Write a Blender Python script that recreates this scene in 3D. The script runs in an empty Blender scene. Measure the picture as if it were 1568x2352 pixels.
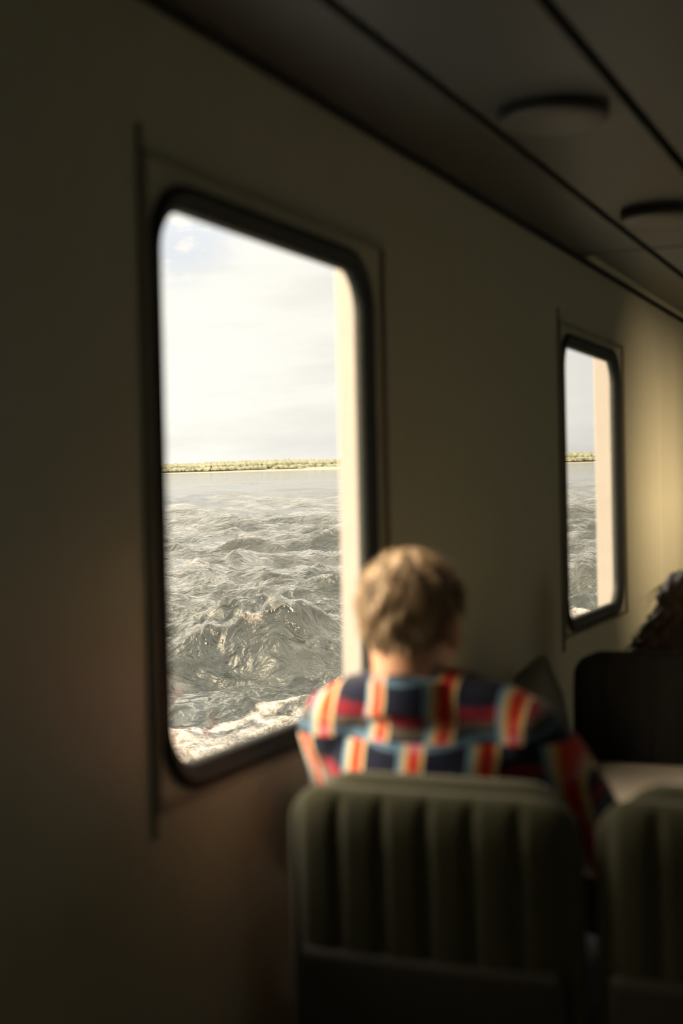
import bpy, bmesh, math, random
import numpy as np
from mathutils import Vector, Matrix

random.seed(7)
rng = np.random.default_rng(7)
S = bpy.context.scene
COL = S.collection
F = 3267.0
EYE = Vector((0, 0, 1.48))

# ---------------------------------------------------------------- camera frame (level = the cabin)
xc = Vector((1381, 78, -F)).normalized()
zc = Vector((-0.0155, 1, 0)); zc = (zc - xc * zc.dot(xc)).normalized()
yc = zc.cross(xc)
R = Matrix((xc, yc, zc))            # camera -> cabin
cam = bpy.data.cameras.new('camera')
cam.sensor_fit = 'VERTICAL'; cam.sensor_height = 36.0; cam.lens = 36.0 * F / 2352
cam.clip_start = 0.05; cam.clip_end = 6000
cam.dof.use_dof = True; cam.dof.focus_distance = 30.0; cam.dof.aperture_fstop = 2.5
co = bpy.data.objects.new('camera', cam); COL.objects.link(co)
co.matrix_world = Matrix.Translation(EYE) @ R.to_4x4()
S.camera = co

# ---------------------------------------------------------------- node helpers
def mat(name, color=(.5, .5, .5), rough=.5, metal=0.0, spec=.5, sheen=0.0):
    m = bpy.data.materials.new(name); m.use_nodes = True
    n = m.node_tree.nodes; b = n['Principled BSDF']
    b.inputs['Base Color'].default_value = (*color, 1)
    b.inputs['Roughness'].default_value = rough
    b.inputs['Metallic'].default_value = metal
    b.inputs['Specular IOR Level'].default_value = spec
    b.inputs['Sheen Weight'].default_value = sheen
    return m
class NT:
    def __init__(s, m): s.t = m.node_tree; s.b = s.t.nodes.get('Principled BSDF')
    def new(s, ty, **k):
        n = s.t.nodes.new(ty)
        for a, v in k.items(): setattr(n, a, v)
        return n
    def l(s, a, b): s.t.links.new(a, b)
    def math(s, op, a, b=None, c=None):
        n = s.new('ShaderNodeMath', operation=op)
        for i, v in enumerate((a, b, c)):
            if v is None: continue
            if isinstance(v, (int, float)): n.inputs[i].default_value = v
            else: s.l(v, n.inputs[i])
        return n.outputs[0]
    def noise(s, vec, scale, detail=3, rough=.5, dist=0.0):
        n = s.new('ShaderNodeTexNoise'); n.inputs['Scale'].default_value = scale
        n.inputs['Detail'].default_value = detail; n.inputs['Roughness'].default_value = rough
        n.inputs['Distortion'].default_value = dist
        if vec is not None: s.l(vec, n.inputs['Vector'])
        return n.outputs['Fac']
    def ramp(s, fac, stops, interp='LINEAR'):
        n = s.new('ShaderNodeValToRGB'); r = n.color_ramp; r.interpolation = interp
        while len(r.elements) < len(stops): r.elements.new(.5)
        for e, (p, c) in zip(r.elements, stops):
            e.position = p; e.color = (*c, 1) if len(c) == 3 else c
        s.l(fac, n.inputs[0]); return n.outputs[0]
    def mix(s, fac, a, b, blend='MIX'):
        n = s.new('ShaderNodeMix', data_type='RGBA', blend_type=blend)
        for i, v in ((0, fac), (6, a), (7, b)):
            if isinstance(v, (int, float)): n.inputs[i].default_value = v
            elif isinstance(v, tuple): n.inputs[i].default_value = (*v, 1)
            else: s.l(v, n.inputs[i])
        return n.outputs[2]
    def mapping(s, vec, scale=(1, 1, 1), rot=(0, 0, 0)):
        n = s.new('ShaderNodeMapping'); n.inputs['Scale'].default_value = scale
        n.inputs['Rotation'].default_value = rot
        s.l(vec, n.inputs['Vector']); return n.outputs[0]
    def bump(s, h, strength=.3, dist=.01, normal=None):
        n = s.new('ShaderNodeBump'); n.inputs['Strength'].default_value = strength
        n.inputs['Distance'].default_value = dist; s.l(h, n.inputs['Height'])
        if normal is not None: s.l(normal, n.inputs['Normal'])
        return n.outputs[0]
    def obj(s): return s.new('ShaderNodeTexCoord').outputs['Object']

def textured(name, c1, c2, scale=20, stretch=(1, 1, 1), rough=.6, bump=.1, bdist=.002, **k):
    m = mat(name, c1, rough, **k); t = NT(m); v = t.mapping(t.obj(), stretch)
    f = t.noise(v, scale, 4)
    t.l(t.ramp(f, [(.3, c1), (.7, c2)]), t.b.inputs['Base Color'])
    if bump: t.l(t.bump(f, bump, bdist), t.b.inputs['Normal'])
    return m

M = {}
M['wall'] = textured('wall_laminate', (.385, .382, .27), (.41, .405, .29), 5, (6, 6, .35), .42, .05, .002)
M['frame'] = textured('frame_paint', (.22, .21, .145), (.24, .225, .155), 9, (1, 1, 1), .45, .03)
M['strip'] = mat('cover_strip', (.17, .165, .115), .5)
M['gasket'] = textured('rubber_gasket', (.020, .022, .018), (.026, .028, .023), 60, (1, 1, 1), .55, .05, spec=.25)
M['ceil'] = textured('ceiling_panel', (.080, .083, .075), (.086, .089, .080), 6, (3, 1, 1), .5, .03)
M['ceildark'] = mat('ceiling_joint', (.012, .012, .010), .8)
M['floor'] = textured('floor_vinyl', (.14, .14, .12), (.18, .175, .15), 90, (1, 1, 1), .6, .05)
M['hull'] = textured('white_hull_paint', (.31, .282, .26), (.33, .30, .275), 3, (1, 1, 3), .55, .04)
M['lamp'] = textured('lamp_cover', (.105, .10, .082), (.115, .108, .088), 12, (1, 1, 1), .5, .02)
M['lampside'] = mat('lamp_ring', (.03, .03, .027), .5)
M['green'] = textured('green_moquette', (.040, .044, .022), (.066, .066, .034), 260, (1, 1, 1), .95, .5, .002, sheen=.35, spec=.15)
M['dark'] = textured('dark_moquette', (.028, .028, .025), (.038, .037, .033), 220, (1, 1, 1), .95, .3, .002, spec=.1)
M['black'] = textured('black_plastic', (.022, .022, .021), (.028, .028, .026), 90, (1, 1, 1), .6, .1)
M['metal'] = textured('dark_steel', (.10, .10, .095), (.12, .12, .11), 30, (1, 1, 8), .35, .02, metal=.9)
M['table'] = textured('cream_laminate', (.82, .73, .60), (.86, .77, .63), 30, (1, 1, 1), .3, .02)
M['bag'] = textured('dark_bag_cloth', (.05, .055, .042), (.07, .075, .055), 60, (1, 1, 1), .9, .3)
M['skin'] = textured('skin', (.60, .31, .19), (.66, .36, .22), 14, (1, 1, 1), .5, .05)
M['skin'].node_tree.nodes['Principled BSDF'].inputs['Subsurface Weight'].default_value = .15
M['skin'].node_tree.nodes['Principled BSDF'].inputs['Subsurface Radius'].default_value = (.03, .012, .006)
M['eye'] = mat('eye_white', (.7, .68, .62), .2)
M['jeans'] = textured('dark_denim', (.012, .016, .028), (.025, .03, .045), 120, (1, 1, 1), .9, .3)
M['shoe'] = textured('brown_leather', (.03, .018, .010), (.05, .03, .018), 40, (1, 1, 1), .5, .1)
M['hair'] = textured('fair_brown_hair', (.11, .066, .033), (.56, .40, .235), 34, (1, 1, .22), .6, .6, .006)
M['darkhair'] = textured('dark_brown_hair', (.07, .042, .024), (.20, .125, .07), 40, (2, 2, .5), .5, .5, .006)
M['top'] = textured('dark_patterned_cloth', (.015, .017, .03), (.06, .055, .05), 45, (1, 1, 1), .9, .2)

# window glass: clear, thin, mirror-like at grazing angles
g = bpy.data.materials.new('window_glass'); g.use_nodes = True; t = NT(g); t.t.nodes.clear()
out = t.new('ShaderNodeOutputMaterial'); tr = t.new('ShaderNodeBsdfTransparent'); gl = t.new('ShaderNodeBsdfGlossy')
gl.inputs['Roughness'].default_value = .02; tr.inputs['Color'].default_value = (.97, .98, .96, 1)
ge = t.new('ShaderNodeNewGeometry'); dt = t.new('ShaderNodeVectorMath', operation='DOT_PRODUCT'); mx = t.new('ShaderNodeMixShader')
t.l(ge.outputs['Normal'], dt.inputs[0]); t.l(ge.outputs['Incoming'], dt.inputs[1])
ff = t.math('POWER', t.math('SUBTRACT', 1.0, t.math('ABSOLUTE', dt.outputs['Value'])), 5.0)
t.l(t.math('ADD', .07, t.math('MULTIPLY', ff, .93)), mx.inputs[0]); t.l(tr.outputs[0], mx.inputs[1]); t.l(gl.outputs[0], mx.inputs[2]); t.l(mx.outputs[0], out.inputs[0])
M['glass'] = g

# plaid flannel (colours woven by object position; the yoke is cut from another piece of cloth)
def plaid():
    m = mat('plaid_flannel', rough=.95, spec=.1, sheen=.2); t = NT(m)
    sp = t.new('ShaderNodeSeparateXYZ'); t.l(t.obj(), sp.inputs[0]); x, y, z = sp.outputs
    below = t.math('LESS_THAN', z, 1.074)
    u = t.math('ADD', y, t.math('MULTIPLY', x, .10))
    u = t.math('ADD', u, t.math('MULTIPLY', below, .066))
    u = t.math('FRACT', t.math('ADD', t.math('DIVIDE', u, -.108), 30.0 + PLAID_U))
    v = t.math('ADD', t.math('SUBTRACT', z, t.math('MULTIPLY', x, .55)), t.math('MULTIPLY', below, .0))
    v = t.math('FRACT', t.math('ADD', t.math('DIVIDE', v, -.105), 30.0 + PLAID_V))
    navy = (.010, .014, .036); lb = (.17, .33, .46); cr = (.66, .54, .36); ye = (.62, .36, .10); rd = (.62, .035, .02); gy = (.13, .11, .09)
    warp = t.ramp(u, [(0, navy), (.52, lb), (.60, cr), (.655, ye), (.70, rd), (.86, ye), (.90, cr), (.94, navy)], 'CONSTANT')
    weft = t.ramp(v, [(0, navy), (.30, (.10, .02, .03)), (.34, (.30, .018, .012)), (.54, gy), (.68, navy), (.74, (.12, .22, .32)), (.84, navy)], 'CONSTANT')
    c = t.mix(.82, warp, weft, 'LIGHTEN')
    n = t.noise(t.obj(), 400, 2)
    t.l(t.mix(.25, c, t.ramp(n, [(.3, (.3, .3, .3)), (.7, (1, 1, 1))]), 'MULTIPLY'), t.b.inputs['Base Color'])
    t.l(t.bump(n, .3, .002), t.b.inputs['Normal'])
    return m
PLAID_U, PLAID_V = .14, -.11
M['plaid'] = plaid()

# ---------------------------------------------------------------- object helpers
def tag(o, label=None, cat=None, group=None, kind=None):
    for k, v in (('label', label), ('category', cat), ('group', group), ('kind', kind)):
        if v: o[k] = v
    return o
def empty(name, loc, rz=0.0):
    o = bpy.data.objects.new(name, None); COL.objects.link(o)
    o.location = loc; o.rotation_euler = (0, 0, rz); o.empty_display_size = .1
    return o
def link(name, me, m, parent=None, smooth=False):
    if m is not None: me.materials.append(m)
    if smooth:
        me.polygons.foreach_set('use_smooth', [True] * len(me.polygons))
    o = bpy.data.objects.new(name, me); COL.objects.link(o)
    if parent is not None: o.parent = parent
    return o
def from_bm(name, bm, m, parent=None, smooth=False):
    bmesh.ops.recalc_face_normals(bm, faces=bm.faces)
    me = bpy.data.meshes.new(name); bm.to_mesh(me); bm.free()
    return link(name, me, m, parent, smooth)
def box(bm, lo, hi, bev=0.0, seg=2):
    r = bmesh.ops.create_cube(bm, size=1)
    vs = r['verts']
    for v in vs:
        v.co = Vector([lo[i] + (v.co[i] + .5) * (hi[i] - lo[i]) for i in range(3)])
    if bev:
        es = list({e for v in vs for e in v.link_edges})
        bmesh.ops.bevel(bm, geom=es, offset=bev, segments=seg, affect='EDGES', profile=.5)
def cyl(bm, c, r1, r2, z0, z1, n=40):
    a = [bm.verts.new((c[0] + r1 * math.cos(2 * math.pi * i / n), c[1] + r1 * math.sin(2 * math.pi * i / n), z0)) for i in range(n)]
    b = [bm.verts.new((c[0] + r2 * math.cos(2 * math.pi * i / n), c[1] + r2 * math.sin(2 * math.pi * i / n), z1)) for i in range(n)]
    for i in range(n): bm.faces.new((a[i], a[(i + 1) % n], b[(i + 1) % n], b[i]))
    bm.faces.new(a[::-1]); bm.faces.new(b)
def loft(bm, rings, closed_ring=True, cap=True, loop=False):
    V = [[bm.verts.new(p) for p in r] for r in rings]
    k = len(V)
    for i in range(k if loop else k - 1):
        a, b = V[i], V[(i + 1) % k]; n = len(a)
        for j in range(n if closed_ring else n - 1):
            bm.faces.new((a[j], a[(j + 1) % n], b[(j + 1) % n], b[j]))
    if cap and not loop and closed_ring:
        bm.faces.new(V[0][::-1]); bm.faces.new(V[-1])
def chain(bm, pts, rad, n=14, squash=None):
    """tapered rounded limb through pts; ellipsoidal caps; closed"""
    pts = [Vector(p) for p in pts]; rings = []
    full = []
    d0 = (pts[1] - pts[0]).normalized(); d1 = (pts[-1] - pts[-2]).normalized()
    for k in (.98, .8, .5, .2): full.append((pts[0] - d0 * rad[0] * k, rad[0] * math.sqrt(max(0, 1 - k * k)), d0))
    for i, p in enumerate(pts):
        d = (pts[min(i + 1, len(pts) - 1)] - pts[max(i - 1, 0)]).normalized(); full.append((p, rad[i], d))
    for k in (.2, .5, .8, .98): full.append((pts[-1] + d1 * rad[-1] * k, rad[-1] * math.sqrt(1 - k * k), d1))
    ref = Vector((0, 0, 1)) if abs(full[0][2].z) < .85 else Vector((1, 0, 0))
    for p, r, d in full:
        s = d.cross(ref).normalized(); u = s.cross(d).normalized()
        a, b = squash or (1, 1)
        rings.append([p + s * (r * a * math.cos(2 * math.pi * j / n)) + u * (r * b * math.sin(2 * math.pi * j / n)) for j in range(n)])
    loft(bm, rings)
def ell(bm, c, s, rot=None, sub=3):
    r = bmesh.ops.create_icosphere(bm, subdivisions=sub, radius=1)
    c = Vector(c)
    for v in r['verts']:
        p = Vector((v.co.x * s[0], v.co.y * s[1], v.co.z * s[2]))
        if rot is not None: p = rot @ p
        v.co = p + c
def remeshed(name, bm, voxel, m, parent=None, smooth_it=6, sub=False, disp=None):
    me = bpy.data.meshes.new(name); bmesh.ops.recalc_face_normals(bm, faces=bm.faces); bm.to_mesh(me); bm.free()
    tmp = bpy.data.objects.new(name, me); COL.objects.link(tmp)
    r = tmp.modifiers.new('r', 'REMESH'); r.mode = 'VOXEL'; r.voxel_size = voxel
    s = tmp.modifiers.new('s', 'SMOOTH'); s.iterations = smooth_it; s.factor = .5
    dg = bpy.context.evaluated_depsgraph_get(); dg.update()
    me2 = bpy.data.meshes.new_from_object(tmp.evaluated_get(dg))
    bpy.data.objects.remove(tmp); bpy.data.meshes.remove(me)
    if disp:
        me2.update()
        for v in me2.vertices: v.co = v.co + v.normal * disp(v.co)
    me2.name = name
    return link(name, me2, m, parent, True)
def booleaned(obj, cutters):
    for c in cutters:
        md = obj.modifiers.new('b', 'BOOLEAN'); md.operation = 'DIFFERENCE'; md.object = c; md.solver = 'EXACT'
    dg = bpy.context.evaluated_depsgraph_get(); dg.update()
    me = bpy.data.meshes.new_from_object(obj.evaluated_get(dg))
    obj.modifiers.clear(); old = obj.data; obj.data = me; me.name = obj.name
    for c in cutters: bpy.data.objects.remove(c)
def rrect(x0, x1, z0, z1, r, n=10):
    pts = []
    for cx, cz, a0 in ((x1 - r, z1 - r, 0), (x0 + r, z1 - r, 90), (x0 + r, z0 + r, 180), (x1 - r, z0 + r, 270)):
        for i in range(n + 1):
            a = math.radians(a0 + 90 * i / n); pts.append((cx + r * math.cos(a), cz + r * math.sin(a)))
    return pts
def copy_tree(o, parent=None):
    c = o.copy(); COL.objects.link(c)
    if parent is not None: c.parent = parent
    for ch in list(o.children): copy_tree(ch, c)
    return c
def fbm(x, y, z):
    return (math.sin(x * 31 + 1.3 * math.sin(y * 23 + z * 17)) + math.sin(z * 27 + 1.7 * math.sin(x * 19 + y * 13)) +
            .6 * math.sin(y * 47 + x * 37 + 2 * math.sin(z * 31))) / 2.6

# ---------------------------------------------------------------- the cabin shell
X0, X1, YL, YR, ZC = -1.6, 9.2, 1.10, -2.6, 2.235
GZ0, GZ1 = 1.056, 1.926
LW = [(1.915, 2.735), (4.42, 5.20), (6.92, 7.70)]           # glass openings, left side
RW = [(-1.48, -0.50), (0.9, 1.7), (2.55, 3.55), (4.1, 5.4)]                               # right side
def slab(name, lo, hi, m, holes=(), axis='y', kind='structure'):
    bm = bmesh.new(); box(bm, lo, hi); o = from_bm(name, bm, m)
    if holes:
        cs = []
        for a, b in holes:
            cb = bmesh.new(); rr = rrect(a - .030, b + .030, GZ0 - .030, GZ1 + .030, .10)
            loft(cb, [[(x, lo[1] - .1, z) for x, z in rr], [(x, hi[1] + .1, z) for x, z in rr]])
            cs.append(from_bm('cut', cb, None))
        booleaned(o, cs)
    tag(o, kind=kind); return o
slab('wall_left', (X0, YL, -.02), (X1, YL + .025, 2.5), M['wall'], LW)
slab('wall_right', (X0, YR - .05, -.02), (X1, YR, 2.5), M['wall'], RW)
slab('wall_front', (X1, YR - .05, -.02), (X1 + .05, YL + .05, 2.5), M['wall'])
slab('wall_back', (X0 - .05, YR - .05, -.02), (X0, YL + .05, 2.5), M['wall'])
slab('floor', (X0 - .05, YR - .05, -.06), (X1 + .05, YL + .05, -.0), M['floor'])
# ceiling: long boards 30 cm wide with open joints under a dark deckhead
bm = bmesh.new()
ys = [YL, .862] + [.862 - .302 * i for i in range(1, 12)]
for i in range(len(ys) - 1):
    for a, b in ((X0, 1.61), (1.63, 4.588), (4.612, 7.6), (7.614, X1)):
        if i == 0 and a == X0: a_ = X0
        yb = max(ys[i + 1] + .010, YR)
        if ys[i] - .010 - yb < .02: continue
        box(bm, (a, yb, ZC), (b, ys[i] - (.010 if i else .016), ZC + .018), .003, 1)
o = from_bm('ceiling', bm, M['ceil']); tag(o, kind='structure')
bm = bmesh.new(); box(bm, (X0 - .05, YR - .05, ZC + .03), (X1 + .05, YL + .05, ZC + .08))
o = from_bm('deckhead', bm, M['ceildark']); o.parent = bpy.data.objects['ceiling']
# corner: dark shadow gap between wall and ceiling, a pale lip on the forward length
bm = bmesh.new()
pr = [(.026, .002), (.026, -.006), (.032, -.012), (.048, -.012), (.054, -.006), (.054, .002)]
loft(bm, [[(x, YL - a, ZC + b) for a, b in pr] for x in (4.615, X1)])
o = from_bm('trim_1', bm, M['wall']); tag(o, kind='structure')
bm = bmesh.new(); box(bm, (X0, YL - .016, ZC - .012), (X1, YL - .0005, ZC + .012))
o = from_bm('trim_2', bm, M['ceildark']); tag(o, kind='structure')
bm = bmesh.new(); box(bm, (X0, YL - .012, 0), (X1, YL, .10), .004)
o = from_bm('baseboard_left', bm, M['black']); tag(o, kind='structure')
# wall panel joints: slim cover strips
for i, x in enumerate((6.06,)):
    bm = bmesh.new(); box(bm, (x - .005, YL - .0025, .10), (x + .005, YL, ZC - .05), .001, 1)
    o = from_bm('trim_%d' % (i + 3), bm, M['wall']); tag(o, kind='structure')
# hull pilasters outside, between the window bays
n = 4
for a, b in ((X0, 1.77), (2.873, 4.28), (5.373, 6.78), (7.873, X1)):
    bm = bmesh.new(); box(bm, (a, YL + .05, -.6), (b, YL + .12, 2.6), .004, 2)
    o = from_bm('trim_%d' % n, bm, M['hull']); tag(o, kind='structure'); n += 1
# outer hull skin above and below the windows
for z0, z1 in ((-.6, .9), (2.08, 2.6)):
    bm = bmesh.new(); box(bm, (X0, YL + .052, z0), (X1, YL + .07, z1))
    o = from_bm('trim_%d' % n, bm, M['hull']); tag(o, kind='structure'); n += 1

def window(idx, a, b, side=1):
    """side 1 = left wall, -1 = right wall"""
    yw = YL if side == 1 else YR
    root = empty('window_%d' % idx, ((a + b) / 2, yw, GZ0)); tag(root, kind='structure')
    ox, oy, oz = root.location
    P = lambda x, d, z: (x - ox, d * side, z - oz)           # d > 0 = outwards
    fx0, fx1, fz0, fz1 = a - .062, b + .112, GZ0 - .058, GZ1 + .075
    # flat surround plate with a moulded edge
    bm = bmesh.new()
    for lo, hi in (((fx0, fz0), (fx0 + .010, fz1)), ((fx1 - .010, fz0), (fx1, fz1)), ((fx0, fz0), (fx1, fz0 + .012)), ((fx0, fz1 - .012), (fx1, fz1))):
        box(bm, (lo[0] - ox, min(-.011 * side, 0), lo[1] - oz), (hi[0] - ox, max(-.011 * side, 0), hi[1] - oz), .0035, 2)
    from_bm('surround', bm, M['frame'], root)
    bm = bmesh.new()
    box(bm, (fx0 - .008 - ox, min(-.007 * side, 0), fz0 - .035 - oz), (fx0 - ox, max(-.007 * side, 0), fz1 + .035 - oz), .001, 1)
    from_bm('cover_strip', bm, M['strip'], root)
    # rubber gasket: rounded profile swept round the opening
    prof = [(.044, .0), (.043, -.008), (.037, -.013), (.027, -.014), (.020, -.010), (.017, -.004), (.013, -.005), (.006, -.001), (.001, .008), (0, .016), (.008, .024), (.034, .028)]
    bm = bmesh.new()
    rings = []
    for off, d in prof:
        rings.append([P(x, d, z) for x, z in rrect(a - off, b + off, GZ0 - off, GZ1 + off, max(.078 + off, .02), 12)])
    loft(bm, rings, cap=False)
    from_bm('gasket', bm, M['gasket'], root, True)
    bm = bmesh.new(); rr = rrect(a - .001, b + .001, GZ0 - .001, GZ1 + .001, .078, 12)
    loft(bm, [[P(x, .015, z) for x, z in rr], [P(x, .0152, z) for x, z in rr]])
    bm.faces.ensure_lookup_table()
    # single sheet: keep only one face so that light passes one interface
    for f in [f for f in bm.faces if len(f.verts) == 4] : bm.faces.remove(f)
    bm.faces.ensure_lookup_table(); bm.faces.remove(bm.faces[1])
    from_bm('glass_pane', bm, M['glass'], root)
    return root
for i, (a, b) in enumerate(LW): window(i + 1, a, b)
for i, (a, b) in enumerate(RW): window(i + 1 + len(LW), a, b, -1)
# unseen translucent blinds added over two starboard windows to spread soft fill light
bl = bpy.data.materials.new('fill_blind_cloth'); bl.use_nodes = True; t = NT(bl); t.t.nodes.clear()
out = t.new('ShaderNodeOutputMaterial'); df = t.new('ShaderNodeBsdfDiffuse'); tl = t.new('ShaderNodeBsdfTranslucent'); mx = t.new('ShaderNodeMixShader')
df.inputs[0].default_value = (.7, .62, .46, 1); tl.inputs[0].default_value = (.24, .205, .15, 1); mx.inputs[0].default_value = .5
t.l(df.outputs[0], mx.inputs[1]); t.l(tl.outputs[0], mx.inputs[2]); t.l(mx.outputs[0], out.inputs[0]); M['fill_blind'] = bl
for k in (1, 2):
    a, b = RW[k]; w = bpy.data.objects['window_%d' % (k + 4)]
    bm = bmesh.new(); box(bm, (a - .06 - w.location.x, .030, -.08), (b + .06 - w.location.x, .032, .95)); o = from_bm('fill_blind', bm, M['fill_blind'], w)
    bm = bmesh.new(); chain(bm, [(a - .07 - w.location.x, .035, .96), (b + .07 - w.location.x, .035, .96)], [.025, .025], 16); from_bm('fill_blind_roller', bm, M['hull'], w, True)
# added pale strips imitating light streaks on the gaskets of the first two windows
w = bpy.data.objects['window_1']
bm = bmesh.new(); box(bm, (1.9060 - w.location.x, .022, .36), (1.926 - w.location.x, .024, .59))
M['glint'] = M['fill_blind']
o = from_bm('glint_strip', bm, M['glint'], w); o['label'] = 'short pale strip added as a glint on the gasket'
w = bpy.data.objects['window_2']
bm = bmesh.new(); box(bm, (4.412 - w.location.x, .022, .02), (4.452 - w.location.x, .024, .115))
o = from_bm('glint_strip', bm, M['glint'], w); o['label'] = 'short pale strip added as a glint on the gasket'

# ---------------------------------------------------------------- ceiling lamps
def ceiling_lamp(x):
    root = empty('ceiling_light', (x, .706, ZC)); bm = bmesh.new()
    cyl(bm, (0, 0), .112, .108, -.022, 0, 56); from_bm('housing', bm, M['lampside'], root)
    bm = bmesh.new(); rings = []
    for r, z in ((.107, -.0215), (.106, -.026), (.100, -.029), (.06, -.031), (.004, -.032)):
        rings.append([(r * math.cos(2 * math.pi * i / 56), r * math.sin(2 * math.pi * i / 56), z) for i in range(56)])
    loft(bm, rings); from_bm('cover', bm, M['lamp'], root, True)
    return root
for x, lab in ((2.80, 'round ceiling lamp nearest the camera, above the first window bay'), (3.97, 'round ceiling lamp second along the ceiling board, before the cross joint'),
               (5.12, 'round ceiling lamp at the right edge, just beyond the ceiling cross joint')):
    tag(ceiling_lamp(x), lab, 'ceiling light', 'round lamps on the ceiling')

# ---------------------------------------------------------------- seats
def cushion(w0, w1, z0, z1, t, ribs, amp=.010, rc=.06, nu=120, nv=70, lean=0.0, face=-1, flat=.9):
    """upright padded slab; y across, z up; `face` side carries the ribs"""
    bm = bmesh.new(); H = z1 - z0; grid = {}
    per = []
    for j in range(nv + 1):
        q = j / nv
        # path: bottom -> top, edge falloff near top and bottom
        z = z0 + H * (1 - (1 - q) ** 1.6) if q > 0 else z0
        dz = z1 - z
        hw = w0 + (w1 - w0) * ((z - z0) / H)
        if dz < rc: hw -= rc - math.sqrt(max(rc * rc - (rc - dz) ** 2, 0))
        db = z - z0
        et = math.sqrt(max(0, 1 - (1 - min(dz / (t * 1.1), 1)) ** 2)); eb = math.sqrt(max(0, 1 - (1 - min(db / (t * .8) + .02, 1)) ** 2))
        ring = []
        for side in (-1, 1):
            for i in range(nu + 1):
                u = -1 + 2 * i / nu
                if side == 1: u = -u
                us = math.copysign(1 - (1 - abs(u)) ** 1.35, u)
                y = us * hw
                e = (max(0, 1 - abs(us) ** 7)) ** .5
                th = t / 2 * e * et * eb
                if side == face and ribs:
                    k = y / ribs
                    fr_ = abs((k % 1) - .5) * 2          # 1 at seam
                    g_ = 1 - min(1, (1 - fr_) / .55)
                    th -= amp * (g_ ** 1.6) * e * min(1, et * 1.0) * min(1, dz / .03 + .25)
                x = side * th + lean * (z - z0)
                ring.append((x, y, z))
        per.append(ring)
    loft(bm, per)
    bmesh.ops.remove_doubles(bm, verts=bm.verts, dist=1e-5)
    return bm
def seat(label, loc, rz=0, cloth='green', back_top=1.043, group=None):
    """origin on the floor under the back; faces +x"""
    root = empty('passenger_seat', loc, rz); tag(root, label, 'seat', group)
    g_ = M[cloth]
    o = from_bm('backrest', cushion(.243, .233, .42, back_top - .012, .075, .0715, lean=-.03), g_, root, True); o.location.x = .0
    o = from_bm('front_cushion', cushion(.232, .212, .44, back_top + .003, .075, .0715, lean=-.03, face=1, rc=.075), g_, root, True); o.location.x = .045
    bm = bmesh.new(); box(bm, (-.055, -.215, .22), (-.0, .215, .785), .02, 4)
    o = from_bm('back_panel', bm, M['black'], root, True); o['label'] = 'black plastic lower back panel'
    bm = cushion(.232, .232, 0, .46, .11, .0715, nu=80, nv=40, face=1)
    o = from_bm('seat_cushion', bm, g_, root, True); o.rotation_euler = (0, math.radians(90), 0); o.location = (.09, 0, .40)
    bm = bmesh.new(); box(bm, (.02, -.20, .28), (.50, .20, .335), .01)
    from_bm('seat_frame', bm, M['metal'], root)
    for y in (-.17, .17):
        bm = bmesh.new(); box(bm, (.05, y - .02, .0), (.46, y + .02, .02), .005); box(bm, (.20, y - .018, .015), (.28, y + .018, .285), .005)
        from_bm('leg', bm, M['metal'], root)
    return root
SX = 2.045
seat('green ribbed seat back behind the plaid-shirted person, nearest the window', (SX, .722, -.008), group='green seats of the near row')
seat('green ribbed passenger seat cut off by the right edge, beside the plaid-shirted person\'s seat', (SX, .235, 0), group='green seats of the near row')
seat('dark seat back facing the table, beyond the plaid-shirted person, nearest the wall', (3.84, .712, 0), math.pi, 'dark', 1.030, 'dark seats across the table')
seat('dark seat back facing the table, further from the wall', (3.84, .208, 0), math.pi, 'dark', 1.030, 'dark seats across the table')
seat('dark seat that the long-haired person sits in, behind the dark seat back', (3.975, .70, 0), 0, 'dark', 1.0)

# ---------------------------------------------------------------- table
root = empty('table', (3.16, .62, 0)); tag(root, 'cream topped table between the facing seats, right of the plaid-shirted person', 'table')
bm = bmesh.new(); box(bm, (-.36, -.50, .730), (.515, .45, .760), .008, 3); from_bm('tabletop', bm, M['table'], root)
bm = bmesh.new(); box(bm, (-.365, -.505, .722), (.52, .455, .738), .004, 2); from_bm('edge_band', bm, M['black'], root)
bm = bmesh.new(); cyl(bm, (.12, -.05), .035, .035, .01, .73, 24); from_bm('pedestal', bm, M['metal'], root, False)
bm = bmesh.new(); cyl(bm, (.12, -.05), .16, .14, 0, .02, 32); from_bm('base_plate', bm, M['metal'], root)

# bag on the table, by the wall
root = empty('bag', (3.42, .955, .7605)); tag(root, 'dark soft bag with a peaked top standing on the table against the wall', 'bag')
bm = bmesh.new()
rings = []
for z, hx, hy, sy in ((0, .10, .085, 0), (.03, .12, .10, 0), (.12, .115, .095, 0), (.20, .09, .075, -.005), (.25, .06, .045, -.02), (.285, .025, .018, -.035), (.297, .006, .005, -.04)):
    rings.append([(hx * math.copysign(abs(math.cos(a)) ** .7, math.cos(a)), sy + hy * math.copysign(abs(math.sin(a)) ** .7, math.sin(a)), z + .006 * math.sin(3 * a + z * 30)) for a in [2 * math.pi * i / 36 for i in range(36)]])
loft(bm, rings); from_bm('bag_body', bm, M['bag'], root, True)
bm = bmesh.new(); chain(bm, [(-.02, -.04, .28), (-.05, -.06, .22), (-.09, -.08, .14), (-.115, -.085, .06)], [.008] * 4, 10); from_bm('strap', bm, M['bag'], root, True)

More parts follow.
